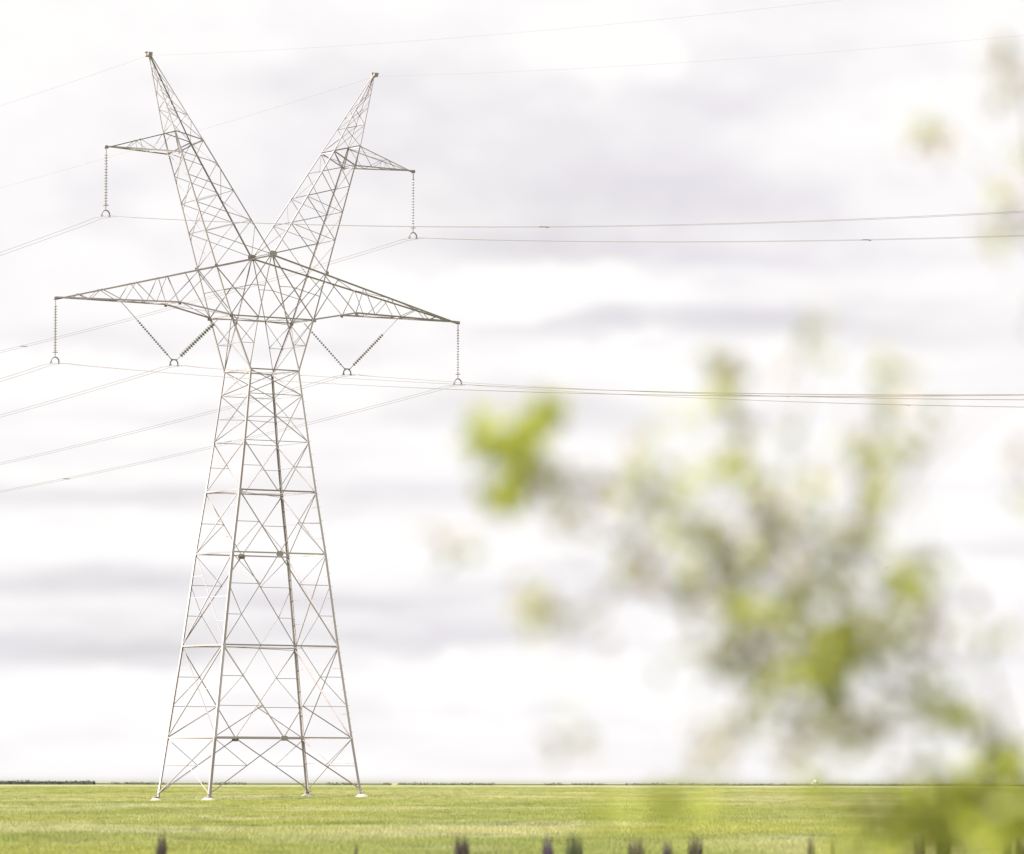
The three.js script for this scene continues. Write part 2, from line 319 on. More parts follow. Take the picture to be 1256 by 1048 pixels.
for (const sa of [-1, 1]) {
  const n = V(sa, 0, 0);
  // body between waist and arm ring, narrow side
  for (const [a, b] of [['W', 'AR']]) { brace('diagonal_brace', corner(a, sa, -1), corner(b, sa, 1), 0.075, n); brace('diagonal_brace', corner(a, sa, 1), corner(b, sa, -1), 0.075, n, 0.06); }
  brace('horizontal_strut', AR(sa, -1), AR(sa, 1), 0.12, n);
  brace('light_brace', inner(sa, -1), inner(sa, 1), 0.08, n);
  brace('light_brace', lerp(corner('W', sa, -1), AR(sa, -1), 0.5), lerp(corner('W', sa, 1), AR(sa, 1), 0.5), 0.06, n);
  // ---- horn: outer legs from the arm ring to the horn's foot at the upper arm, inner legs from the crotch
  const O = (sb, t) => lerp(AR(sa, sb), UOt(sa, sb), t), I = (sb, t) => lerp(N(sb), UI(sa, sb), t);
  const k0 = 0.27;                                              // where the top chord of the lower arm crosses the outer leg
  for (const sb of [-1, 1]) {
    angle('horn_leg', AR(sa, sb), UOt(sa, sb), 0.14, V(-sa, 0, 0), V(0, 0, -sb));
    angle('horn_leg', N(sb), UI(sa, sb), 0.13, V(sa, 0, 0), V(0, 0, -sb));
    angle('horn_leg', UOt(sa, sb), peak(sa).add(V(-0.06 * sa, 0, 0.07 * sb)), 0.1, V(-sa, 0, 0), V(0, 0, -sb));
    angle('horn_leg', UI(sa, sb), peak(sa).add(V(-0.2 * sa, 0, 0.07 * sb)), 0.1, V(sa, 0, 0), V(0, 0, -sb));
    const f = V(0, 0, sb);
    // side lacing of the horn: crosses between outer and inner leg, four bays from the lower arm up
    const T = [0, 0.3, 0.56, 0.8, 1], oT = (i) => k0 + (0.89 - k0) * T[i] / 1, oo = (i) => O(sb, oT(i)), ii = (i) => I(sb, T[i]);
    for (let i = 0; i < 4; i++) {
      brace('horn_lacing', oo(i), ii(i + 1), 0.07, f, 0.02); brace('horn_lacing', ii(i), oo(i + 1), 0.07, f, 0.07);
    }
    for (const i of [1, 2]) brace('horn_lacing', oo(i), ii(i), 0.06, f, 0.04);
    // bay between the lower arm's two chords
    brace('horn_lacing', O(sb, k0), inner(sa, sb), 0.1, f, 0.04); brace('horn_lacing', O(sb, k0 * 0.5), lerp(N(sb), AR(sa, sb), 0.5), 0.07, f, 0.06);
    brace('horn_lacing', lerp(N(sb), AR(sa, sb), 0.5), lerp(N(sb), inner(sa, sb), 0.5), 0.07, f, 0.06);
    plate(O(sb, k0).addScaledVector(f, 0.03), f, 0.26, 0.24);
    // peak lacing
    const po = (t) => lerp(UOt(sa, sb), peak(sa), t), pi = (t) => lerp(UI(sa, sb), peak(sa), t), pt = [0, 0.3, 0.54, 0.74, 0.88];
    for (let i = 0; i < 4; i++) { brace('peak_lacing', i % 2 ? po(pt[i]) : pi(pt[i]), i % 2 ? pi(pt[i + 1]) : po(pt[i + 1]), 0.055, f, 0.02); if (i < 2) brace('peak_lacing', i % 2 ? pi(pt[i]) : po(pt[i]), i % 2 ? po(pt[i + 1]) : pi(pt[i + 1]), 0.05, f, 0.06); }
    brace('peak_lacing', po(0.3), pi(0.3), 0.05, f, 0.03);
  }
  // outer and inner sides of the horn: zigzag and crosses
  const T2 = [0, 0.25, 0.5, 0.75, 1];
  for (let i = 0; i < 4; i++) {
    const s1 = i % 2 ? 1 : -1, ot = (t) => k0 + (0.89 - k0) * t;
    brace('horn_lacing', O(s1, ot(T2[i])), O(-s1, ot(T2[i + 1])), 0.06, n); brace('horn_lacing', O(-s1, ot(T2[i])), O(s1, ot(T2[i + 1])), 0.06, n, 0.05);
    brace('horn_lacing', I(s1, T2[i]), I(-s1, T2[i + 1]), 0.06, V(-sa, 0, 0));
    if (i < 4) {
      const a = i * 0.22, b = a + 0.22, po = (sb, t) => lerp(UOt(sa, sb), peak(sa), t), pi = (sb, t) => lerp(UI(sa, sb), peak(sa), t);
      brace('peak_lacing', po(s1, a), po(-s1, b), 0.05, n); brace('peak_lacing', pi(s1, a), pi(-s1, b), 0.05, V(-sa, 0, 0));
    }
  }
  const cap = peak(sa);
  const bar = mesh('peak_bracket', plateGeo, steels[1], tower); bar.scale.set(0.3, 0.26, 0.5); bar.position.copy(cap).add(V(-0.05 * sa, 0.02, 0));
  const bar2 = mesh('peak_bracket', plateGeo, steels[0], tower); bar2.scale.set(0.6, 0.1, 0.14); bar2.position.copy(cap).add(V(-0.02 * sa, 0.16, 0));
  // ---- upper arm
  const ut = tipU(sa);
  for (const sb of [-1, 1]) {
    const f = V(0, 0, sb);
    brace('arm_chord', UOt(sa, sb), ut, 0.1, V(0, 1, 0), 0); brace('arm_chord', UOb(sa, sb), ut, 0.12, V(0, -1, 0), 0);
    brace('arm_chord', UOt(sa, sb), UI(sa, sb), 0.1, f, 0.02); brace('arm_chord', UOb(sa, sb), UI(sa, sb), 0.12, f, 0.02);
    brace('arm_lacing', UOt(sa, sb), UOb(sa, sb), 0.08, f, 0.04);
    const tp = (t) => lerp(UOt(sa, sb), ut, t), bt = (t) => lerp(UOb(sa, sb), ut, t);
    for (const [a, b] of [[0, 0.28], [0.5, 0.28], [0.5, 0.7]]) brace('arm_lacing', tp(a), bt(b), 0.05, f, 0.02);
    brace('arm_lacing', tp(0.5), bt(0.5), 0.045, f, 0.05);
  }
  for (const [p, q] of [[UOt(sa, -1), UOt(sa, 1)], [UOb(sa, -1), UOb(sa, 1)], [UI(sa, -1), UI(sa, 1)]]) brace('arm_chord', p, q, 0.09, V(0, 1, 0), 0);
  brace('arm_lacing', UOb(sa, -1), UI(sa, 1), 0.06, V(0, 1, 0)); brace('arm_lacing', UOb(sa, 1), UI(sa, -1), 0.06, V(0, 1, 0), 0.05);
  for (const [a, b] of [[0, 0.35], [0.35, 0.65]]) { brace('arm_lacing', lerp(UOb(sa, 1), ut, a), lerp(UOb(sa, -1), ut, b), 0.05, V(0, -1, 0)); brace('arm_lacing', lerp(UOt(sa, -1), ut, a), lerp(UOt(sa, 1), ut, b), 0.05, V(0, 1, 0)); }
  // ---- lower arm
  const lt = tipL(sa);
  for (const sb of [-1, 1]) {
    const f = V(0, 0, sb), tp = (t) => lerp(lt, N(sb), t), bt = (t) => lerp(lt, J(sa, sb), t);
    brace('arm_chord', lt, N(sb), 0.15, V(0, 1, 0), 0); brace('arm_chord', lt, J(sa, sb), 0.16, V(0, -1, 0), 0); brace('arm_chord', J(sa, sb), AR(sa, sb), 0.16, V(0, -1, 0), 0);
    const X = (t) => V(0, 0, 0).copy(tp(t));
    const tA = (a) => tp(1 - a / 15.82), bA = (a) => bt((15.82 - a) / 8.88);   // by distance from the body's axis
    for (const [top, post, diag] of [[14.2, 14.6, 13.3], [12.5, 13.3, 10.87], [9.99, 10.87, 8.6], [7.75, 8.6, 6.94]]) {
      brace('arm_lacing', tA(top), bA(post), 0.07, f, 0.02); brace('arm_lacing', tA(top), bA(diag), top < 8 ? 0.1 : 0.075, f, 0.06);
    }
    brace('arm_lacing', J(sa, sb), X(0.735), 0.08, f, 0.04);
    brace('arm_lacing', X(0.645), AR(sa, sb), 0.11, f, 0.06);
    plate(J(sa, sb), f, 0.22, 0.2);
  }
  for (let i = 0; i < 5; i++) {   // across the arm, top and bottom
    const a = 0.2 + i * 0.16, b = a + 0.16, s1 = i % 2 ? 1 : -1;
    brace('arm_lacing', lerp(lt, J(sa, s1), a), lerp(lt, J(sa, -s1), b), 0.06, V(0, -1, 0));
    if (i < 3) brace('arm_lacing', lerp(lt, N(s1), a), lerp(lt, N(-s1), b), 0.055, V(0, 1, 0));
  }
  brace('arm_lacing', J(sa, -1), J(sa, 1), 0.1, V(0, -1, 0)); brace('arm_lacing', J(sa, -1), AR(sa, 1), 0.08, V(0, -1, 0)); brace('arm_lacing', J(sa, 1), AR(sa, -1), 0.08, V(0, -1, 0), 0.06);
  brace('arm_lacing', lerp(lt, J(sa, -1), 0.56), lerp(lt, J(sa, 1), 0.56), 0.12, V(0, -1, 0));
  for (const p of [lt, ut]) { const m = plate(p.clone(), V(0, 0, 1), 0.26, 0.22, 0.12); m.name = 'tip_plate'; }
}
brace('horizontal_strut', N(-1), N(1), 0.12, V(0, 1, 0));
brace('plan_brace', AR(-1, -1), AR(1, 1), 0.07, V(0, 1, 0)); brace('plan_brace', AR(-1, 1), AR(1, -1), 0.07, V(0, 1, 0), 0.06);
// step bolts up one leg and the horn above it
{
  const bolt = new THREE.CylinderGeometry(0.014, 0.014, 0.13, 6); bolt.rotateZ(Math.PI / 2); bolt.translate(0.065, 0, 0);
  const path = ['L1', 'L2', 'L3', 'L4', 'L5', 'W'].map((l) => corner(l, 1, 1));
  for (let h = 4.6, i = 0; h < 29; h += 0.45, i++) {
    let k = 0; while (k < 4 && path[k + 1].y < h) k++;
    const p = lerp(path[k], path[k + 1], (h - path[k].y) / (path[k + 1].y - path[k].y));
    const m = mesh('step_bolt', bolt, steels[1], tower); m.position.copy(p); if (i % 2) m.rotation.y = -Math.PI / 2;
  }
}

// ---------------------------------------------------------------- insulators
const discMat = std(0.13, 0.118, 0.115, 0.2), fitMat = std(0.15, 0.138, 0.138, 0.5);
const discGeo = new THREE.LatheGeometry([[0.02, 0.08], [0.045, 0.075], [0.05, 0.03], [0.1, 0.012], [0.145, -0.012], [0.148, -0.022], [0.1, -0.012], [0.04, -0.02], [0.02, -0.1]].map(([x, y]) => new THREE.Vector2(x, y)).reverse(), 12);
const rodGeo = new THREE.CylinderGeometry(1, 1, 1, 8);
function rod(name, p, q, r, mat, parent) {
  const m = mesh(name, rodGeo, mat, parent), d = q.clone().sub(p), l = d.length();
  m.position.copy(p).addScaledVector(d, 0.5); m.quaternion.setFromUnitVectors(UPV, d.divideScalar(l)); m.scale.set(r, l, r); return m;
}
function discs(p, q, pitch, parent, size = 1) {
  const d = q.clone().sub(p), n = Math.max(1, Math.round(d.length() / pitch)), qn = V(0, 0, 0).copy(d).normalize().negate();
  const quat = new THREE.Quaternion().setFromUnitVectors(UPV, qn);
  for (let i = 0; i < n; i++) { const m = mesh('disc', discGeo, discMat, parent); m.position.copy(p).addScaledVector(d, (i + 0.5) / n); m.quaternion.copy(quat); m.scale.set(size, 1, size); }
}
// the arched yoke that carries the two conductors 0.46 m apart
const HALF = 0.29;
function yoke(p, parent) {   // p: top of the arch
  const c = new THREE.CatmullRomCurve3([V(-HALF - 0.06, -0.36, 0), V(-HALF + 0.0, -0.34, 0), V(-HALF + 0.01, -0.2, 0), V(-0.17, -0.06, 0), V(0, 0, 0), V(0.17, -0.06, 0), V(HALF - 0.01, -0.2, 0), V(HALF, -0.34, 0), V(HALF + 0.06, -0.36, 0)]);
  const m = mesh('yoke', new THREE.TubeGeometry(c, 28, 0.045, 8), fitMat, parent); m.position.copy(p);
  for (const s of [-1, 1]) { const k = mesh('clamp', new THREE.CapsuleGeometry(0.045, 0.2, 3, 8), fitMat, m); k.rotation.x = Math.PI / 2; k.position.set(s * HALF, -0.38, 0); }
}
const wireStarts = [];   // [point of the conductor pair in the tower's frame, name of the place]
const side = (sa) => sa < 0 ? 'farther from the bush' : 'nearer the bush';
function hang(p, L, label, lab2, run) {
  const o = thing('insulator_string', label, 'insulator', 'suspension insulators of the pylon');
  o.position.copy(p).applyMatrix4(tower.matrixWorld); o.rotation.y = TH;
  rod('shackle', V(0, 0.02, 0), V(0, -0.3, 0), 0.03, fitMat, o);
  discs(V(0, -0.28, 0), V(0, -L + 0.34, 0), 0.19, o, p.x < 0 ? 0.9 : 0.66);
  rod('shackle', V(0, -L + 0.36, 0), V(0, -L, 0), 0.03, fitMat, o);
  const ring = mesh('arcing_ring', new THREE.TorusGeometry(0.17, 0.018, 6, 20), fitMat, o); ring.rotation.x = Math.PI / 2; ring.position.y = -L + 0.32;
  yoke(V(0, -L, 0), o);
  wireStarts.push([p.clone().add(V(0, -L - 0.38, 0)), lab2, run]);
}
for (const sa of [-1, 1]) {
  hang(tipU(sa).add(V(0, -0.16, 0)), 4.12, `dark insulator string hanging from the short upper crossarm ${side(sa)}`, `upper crossarm tip ${side(sa)}`, [sa < 0 ? 0.126 : 0.110, sa < 0 ? 0.078 : 0.068, sa < 0 ? [667] : [26, 1065]]);
  hang(tipL(sa).add(V(0, -0.16, 0)), 3.78, `insulator string hanging from the long lower crossarm tip ${side(sa)}`, `lower crossarm tip ${side(sa)}`, [sa < 0 ? 0.117 : 0.106, 0.078, sa < 0 ? [] : [80, 1112]]);
  const o = thing('v_shaped_insulator', `V of two slanting insulator strings under the long lower crossarm ${side(sa)}`, 'insulator', 'slanting insulators of the pylon');
  const yk = V(6.8 * sa, 29.75, 0);
  o.position.copy(yk).applyMatrix4(tower.matrixWorld); o.rotation.y = TH;
  const out = V(10.85 * sa, 33.38, 0).sub(yk), inn = V(3.35 * sa, 32.68, 0).sub(yk);
  const foot1 = V(0.2 * sa, -0.05, 0), foot2 = V(-0.2 * sa, -0.05, 0);
  rod('link_rod', lerp(foot1, out, 0.68), out, 0.022, fitMat, o); discs(lerp(foot1, out, 0.07), lerp(foot1, out, 0.69), 0.19, o, sa < 0 ? 0.72 : 0.8);
  rod('link_rod', lerp(foot2, inn, 0.86), inn, 0.026, fitMat, o); discs(lerp(foot2, inn, 0.08), lerp(foot2, inn, 0.87), 0.21, o, sa < 0 ? 1.05 : 0.62);
  rod('link_rod', foot1, lerp(foot1, out, 0.08), 0.03, fitMat, o); rod('link_rod', foot2, lerp(foot2, inn, 0.09), 0.03, fitMat, o);
  rod('yoke_bar', V(-0.24, -0.04, 0), V(0.24, -0.04, 0), 0.035, fitMat, o);
  yoke(V(0, -0.05, 0), o);
  wireStarts.push([yk.clone().add(V(0, -0.43, 0)), `slanting insulators ${side(sa)}`, [sa < 0 ? 0.114 : 0.109, 0.078, sa < 0 ? [] : [963]]]);
}

// ---------------------------------------------------------------- conductors: parabolas to the next pylons, far outside the picture
const wireMat = std(0.13, 0.116, 0.114, 0.55), earthMat = std(0.16, 0.15, 0.145, 0.6);
const SPAN_N = 400, SPAN_F = 260;                               // towards the camera's side, and away
const drop = (t, s1, s2) => t > 0 ? s1 * t * (1 - t / SPAN_N) : -s2 * t * (1 + t / SPAN_F);
function wire(name, p, r, s1, s2, mat, label, group, category) {
  const pts = [];
  for (let t = -SPAN_F; t <= SPAN_N; t += Math.abs(t) < 140 ? 2.5 : 10) pts.push(V(p.x, p.y - drop(t, s1, s2), p.z + t));
  const origin = pts[0].clone(), c = new THREE.CatmullRomCurve3(pts.map((q) => q.clone().sub(origin)));
  const m = mesh(name, new THREE.TubeGeometry(c, pts.length * 2, r, 5), mat, scene);
  m.position.copy(origin).applyMatrix4(tower.matrixWorld); m.rotation.y = TH;
  return tag(m, label, category, group);
}
const spacerGeo = new THREE.CapsuleGeometry(0.03, 0.44, 3, 8); spacerGeo.rotateZ(Math.PI / 2);
for (const [p, place, [s1, s2, spots]] of wireStarts) {
  for (const s of [-1, 1]) wire('power_line', p.clone().add(V(s * HALF, 0, 0)), 0.013, s1, s2, wireMat, `one of the twin power lines carried by the ${place}`, 'twin power lines of the ' + place, 'power line');
  for (const u of spots) {   // spacers: how far along the line, from where the photo shows them
    const w = p.clone().applyMatrix4(tower.matrixWorld), k = (u - PW / 2) / F, t = (-k * w.z - w.x) / (Math.sin(TH) + Math.cos(TH) * k);
    const o = thing('line_spacer', `spacer on twin lines of the ${place}, ${t > 0 ? 'above the bush' : 'beyond the pylon'}`, 'line spacer', 'spacers on the power lines');
    o.position.copy(V(p.x, p.y - drop(t, s1, s2), p.z + t)).applyMatrix4(tower.matrixWorld); o.rotation.y = TH;
    mesh('bar', spacerGeo, fitMat, o);
    for (const s of [-1, 1]) { const k = mesh('clamp', new THREE.CapsuleGeometry(0.04, 0.2, 3, 8), fitMat, o); k.rotation.x = Math.PI / 2; k.position.x = s * HALF; }
  }
}
for (const sa of [-1, 1]) wire('earth_wire', peak(sa).add(V(0, -0.05, 0)), 0.007, 0.108, 0.042, earthMat, `thin earth wire strung over the peak of the horn ${side(sa)}`, 'earth wires over the pylon', 'earth wire');

// ---------------------------------------------------------------- far hedge on the horizon, pale bush, bird
const leafTri = (out, col, p, len, wid, dir, nrm, c) => {      // a folded leaf of four triangles
  const s = V(0, 0, 0).crossVectors(dir, nrm).normalize();
  const a = p, b = p.clone().addScaledVector(dir, len * 0.45).addScaledVector(s, wid / 2).addScaledVector(nrm, wid * 0.16), d = p.clone().addScaledVector(dir, len * 0.45).addScaledVector(s, -wid / 2).addScaledVector(nrm, wid * 0.16), m = p.clone().addScaledVector(dir, len * 0.5), e = p.clone().addScaledVector(dir, len).addScaledVector(nrm, -wid * 0.12);
  for (const [x, y, z] of [[a, b, m], [a, m, d], [b, e, m], [m, e, d]]) { out.push(x.x, x.y, x.z, y.x, y.y, y.z, z.x, z.y, z.z); for (let k = 0; k < 3; k++) col.push(...c); }
};
const rdir = () => { const z = rr(-1, 1), a = rr(0, 6.283), r = Math.sqrt(1 - z * z); return V(r * Math.cos(a), z, r * Math.sin(a)); };
function leafMesh(name, out, col, mat, parent) {
  const g = new THREE.BufferGeometry();
  g.setAttribute('position', new THREE.Float32BufferAttribute(out, 3)); g.setAttribute('color', new THREE.Float32BufferAttribute(col, 3)); g.computeVertexNormals();
  return mesh(name, g, mat, parent);
}
const leafMat = new THREE.MeshPhysicalMaterial({ vertexColors: true, roughness: 0.85, transmission: 0.5, thickness: 0, ior: 1.3, specularIntensity: 0.4 });
const dullLeaf = new THREE.MeshStandardMaterial({ vertexColors: true, roughness: 1 });
{
  // rows of hedge beyond the pasture; the tall one stands at the left
  const rows = [[-420, -208, 2450, 2.2, 'dark clipped hedge standing tall on the left of the horizon'], [-209, -60, 2450, 1.5, 'thin low hedge on the horizon behind the pylon'], [-60, 120, 2600, 1.3, 'thin low hedge on the horizon between pylon and bush'], [120, 420, 2600, 1.3, 'thin low hedge on the horizon behind the bush']];
  for (const [x0, x1, d, h, label] of rows) {
    const o = thing('far_hedge', label, 'hedge', 'hedges along the horizon');
    const mx = (x0 + x1) / 2; o.position.set(mx, groundY(mx, -d), -d);
    const out = [], col = [];
    for (let x = x0; x < x1; x += 0.5) {
      const hh = h * (0.86 + 0.3 * (fbm(x / 9, 1, 3, 55) - 0.4));
      if (h < 2 && fbm(x / 14, 4, 3, 56) < 0.4) continue;
      for (let k = 0; k < 9; k++) {
        const v = rr(0.7, 1.2), c = h > 2 ? [0.045 * v, 0.044 * v, 0.036 * v] : [0.11 * v, 0.11 * v, 0.075 * v];
        leafTri(out, col, V(x - mx + rr(-0.5, 0.5), hh * Math.sqrt(rnd()) - 0.2, rr(-0.9, 0.9)), rr(0.5, 0.9), rr(0.3, 0.6), rdir(), rdir(), c);
      }
    }
    const m = leafMesh('foliage', out, col, dullLeaf, o); m.userData.kind = 'stuff';
    const core = mesh('hedge_core', new THREE.BoxGeometry(x1 - x0, h * (h > 2 ? 0.8 : 0.55), 1), h > 2 ? std(0.045, 0.045, 0.034, 1) : std(0.09, 0.09, 0.06, 1), o); core.position.y = h * 0.3;
  }
  // pale bush
  const b = thing('pale_bush', 'small whitish bush standing alone on the horizon', 'bush'), d = 1500, p = at(1000, 962, d);
  b.position.set(p.x, groundY(p.x, p.z) - 0.05, p.z);
  const out = [], col = [];
  for (let k = 0; k < 900; k++) {
    const q = rdir().multiplyScalar(Math.cbrt(rnd())), w = rnd() < 0.72 ? [0.62, 0.6, 0.54] : [0.12, 0.13, 0.06];
    leafTri(out, col, V(q.x * 1.35, 1.45 + q.y * (0.95 + 0.25 * Math.sin(q.x * 3)), q.z * 1.1), 0.22, 0.17, rdir(), rdir(), w);
  }
  leafMesh('crown', out, col, dullLeaf, b).userData.kind = 'stuff';
  for (const [a, x] of [[0.2, 0.1], [-0.35, -0.15], [0.5, 0.3]]) { const t = mesh('stem', new THREE.CylinderGeometry(0.04, 0.08, 1.3, 7), std(0.1, 0.08, 0.06), b); t.position.set(x, 0.6, 0); t.rotation.z = -a; }
  // bird
  const bird = thing('flying_bird', 'tiny dark bird flying in front of the grey cloud', 'bird');
  bird.position.copy(at(1088, 697, 420)); bird.rotation.set(0, 0.5, 0.1);
  const pr = [[0, -0.11], [0.018, -0.09], [0.03, -0.03], [0.028, 0.03], [0.02, 0.07], [0.022, 0.085], [0.014, 0.105], [0, 0.118]].map(([x, y]) => new THREE.Vector2(x, y));
  const dark = std(0.03, 0.028, 0.03, 0.8);
  const bodyG = new THREE.LatheGeometry(pr, 12); bodyG.rotateX(-Math.PI / 2); mesh('body', bodyG, dark, bird);
  for (const s of [-1, 1]) {
    const ws = new THREE.Shape([[0, -0.04], [0.08, -0.05], [0.17, -0.01], [0.22, 0.06], [0.12, 0.02], [0, 0.03]].map(([x, y]) => new THREE.Vector2(x * s, y)));
    const g = new THREE.ExtrudeGeometry(ws, { depth: 0.008, bevelEnabled: false }); g.rotateX(Math.PI / 2); g.rotateZ(-s * -0.45); mesh('wing', g, dark, bird);
  }
  const tg = new THREE.ExtrudeGeometry(new THREE.Shape([[-0.008, 0], [0.008, 0], [0.03, 0.08], [-0.03, 0.08]].map(([x, y]) => new THREE.Vector2(x, y))), { depth: 0.005, bevelEnabled: false }); tg.rotateX(Math.PI / 2); tg.translate(0, 0, 0.08); mesh('tail', tg, dark, bird);
}

// ---------------------------------------------------------------- grass of the pasture: small clumps of blades
{
  const pos = [], nb = 18;
  for (let k = 0; k < nb; k++) {
    const a = rr(0, 6.283), r = 0.17 * Math.sqrt(rnd()), x = r * Math.cos(a), z = r * Math.sin(a), f = rr(0, 6.283), w = rr(0.006, 0.013), h = rr(0.6, 1.15), l = rr(-0.3, 0.3), l2 = rr(-0.3, 0.3);
    const cx = Math.cos(f) * w, cz = Math.sin(f) * w;
    pos.push(x - cx, -0.02, z - cz, x + cx, -0.02, z + cz, x + l * h * 0.1, h * 0.1, z + l2 * h * 0.1);
  }
  const g = new THREE.BufferGeometry(); g.setAttribute('position', new THREE.Float32BufferAttribute(pos, 3)); g.computeVertexNormals();
  const mat = new THREE.MeshPhysicalMaterial({ color: 0xffffff, roughness: 1, transmission: 0.35, thickness: 0, ior: 1.2, specularIntensity: 0.2 });
  const COUNT = 420000, im = new THREE.InstancedMesh(g, mat, COUNT), m = new THREE.Matrix4(), q = new THREE.Quaternion(), s = V(1, 1, 1), p = V(0, 0, 0), col = new THREE.Color();
  const feet = [[-1, -1], [-1, 1], [1, -1], [1, 1]].map(([sa, sb]) => { const w = corner('F', sa, sb).applyMatrix4(tower.matrixWorld); return [w.x, w.z]; });
  for (let i = 0; i < COUNT; i++) {
    const d = 66 * Math.pow(1200 / 66, Math.pow(rnd(), 0.95)), x = rr(-0.135, 0.135) * d, z = -d;
    if (feet.some(([fx, fz]) => (x - fx) ** 2 + (z - fz) ** 2 < 1.5)) { i--; continue; }
    const n = fbm(x / 2.2, z / 3.5, 3, 101), dry = Math.min(1, dryness(x, z) + (rnd() < 0.1 ? 0.5 : 0)), t = fbm(x / 7, z / 16, 3, 102);
    const h = (0.45 + 0.8 * n) * (0.8 + 0.5 * t) * rr(0.7, 1.3), big = 1 + d / 420;
    p.set(x, groundY(x, z), z); q.setFromAxisAngle(UPV, rr(0, 6.283)); s.set(big * rr(0.8, 1.4), h * (1 + d / 900), big * rr(0.8, 1.4));
    im.setMatrixAt(i, m.compose(p, q, s));
    let v = rr(0.86, 1.14);
    if (fbm(x / 0.9, z / 1.6, 2, 103) > 0.72) v *= 0.72;          // darker tussocks here and there
    col.setRGB((0.224 + 0.11 * dry + 0.10 * (t - 0.5)) * v, (0.240 + 0.085 * dry + 0.07 * (t - 0.5)) * v, (0.066 + 0.105 * dry) * v);
    im.setColorAt(i, col);
  }
  im.name = 'pasture_grass'; im.castShadow = im.receiveShadow = true; scene.add(im);
  tag(im, 'short green and straw coloured grass covering the pasture', 'grass', null, 'stuff');
}
// ---------------------------------------------------------------- dark rush tufts at the near edge of what the lens sees
{
  const tufts = [[89, 1033, 9, 89, 0, 'low dark clump of rush by itself out in the pasture'],   // photo pixel of the tip, width in pixels, distance, kind, label
    [198, 1027, 15, 62, 0, 'brown rush tuft alone in front of the pylon, stiff and square-topped'], [437, 1040, 5, 60, 0, 'thin low wisp of brown rush in front of the pylon'], [566, 1029, 21, 61, 0, 'broad brown rush tuft standing alone between pylon and bush'],
    [672, 1030, 16, 60, 2, 'dark purplish rush tuft close beside a green one'], [704, 1028, 24, 63, 1, 'green rush tuft close beside a dark purplish one'],
    [780, 1031, 25, 60, 0, 'broadest dark brown rush tuft, first in a row of three'], [819, 1034, 13, 58, 2, 'narrow purple rush tuft between two broad brown ones'], [852, 1028, 21, 61, 0, 'brown rush tuft beside the purple one, nearest the bush of its row'],
    [994, 1029, 10, 62, 0, 'slim pointed brown rush tuft beside the bush'], [1022, 1035, 7, 60, 0, 'thin low rush wisp beside the slim pointed tuft'],
    [1128, 1030, 16, 61, 0, 'brown rush tuft behind the blurred bush leaves'], [1157, 1026, 20, 64, 1, 'green rush tuft behind the blurred bush leaves'], [1236, 1028, 14, 60, 1, 'narrow green rush tuft deep behind the bush'], [1252, 1029, 12, 62, 0, 'narrow brown rush tuft deep behind the bush']];
  const rushMat = new THREE.MeshStandardMaterial({ vertexColors: true, roughness: 0.95 });
  for (const [u, v, w, d, kind, label] of tufts) {
    const top = at(u, v, d), gy = groundY(top.x, top.z), H = top.y - gy + (d > 80 ? 0 : 0.0), W = w / F * d;
    const o = thing('rush_tuft', label, 'rush', 'rush tufts at the near edge of the pasture');
    o.position.set(top.x, gy - 0.03, top.z);
    const n = Math.round(20 + w * 7);
    const out = [], col = [];
    for (let k = 0; k < n; k++) {
      const a = rr(0, 6.283), r = Math.sqrt(rnd()) * W * 0.42, lean = rr(0, 0.2), x = r * Math.cos(a), z = r * Math.sin(a), h = H * (rnd() < 0.3 ? rr(0.95, 1.32) : rr(0.5, 0.95)), bw = rr(0.0035, 0.007);
      const tx = x * (1 + lean) + rr(-0.012, 0.012), tz = z * (1 + lean) + rr(-0.02, 0.02), f = rr(0, 3.14), cx = Math.cos(f) * bw, cz = Math.sin(f) * bw, mx = (x + tx) / 2, mz = (z + tz) / 2;
      const c = kind === 1 ? [0.07, 0.085, 0.035] : kind === 2 ? [0.06, 0.042, 0.07] : [0.07, 0.056, 0.046], vv = rr(0.6, 1.5), cc = c.map((q) => q * vv);
      for (const [ex, ez] of [[cx, cz], [-cz, cx]]) {
        out.push(x - ex, 0, z - ez, x + ex, 0, z + ez, mx + ex, h * 0.6, mz + ez, x - ex, 0, z - ez, mx + ex, h * 0.6, mz + ez, mx - ex, h * 0.6, mz - ez, mx - ex, h * 0.6, mz - ez, mx + ex, h * 0.6, mz + ez, tx, h, tz);
        for (let i = 0; i < 9; i++) col.push(...cc);
      }
    }
    leafMesh('stems', out, col, rushMat, o).userData.kind = 'stuff';
  }
}

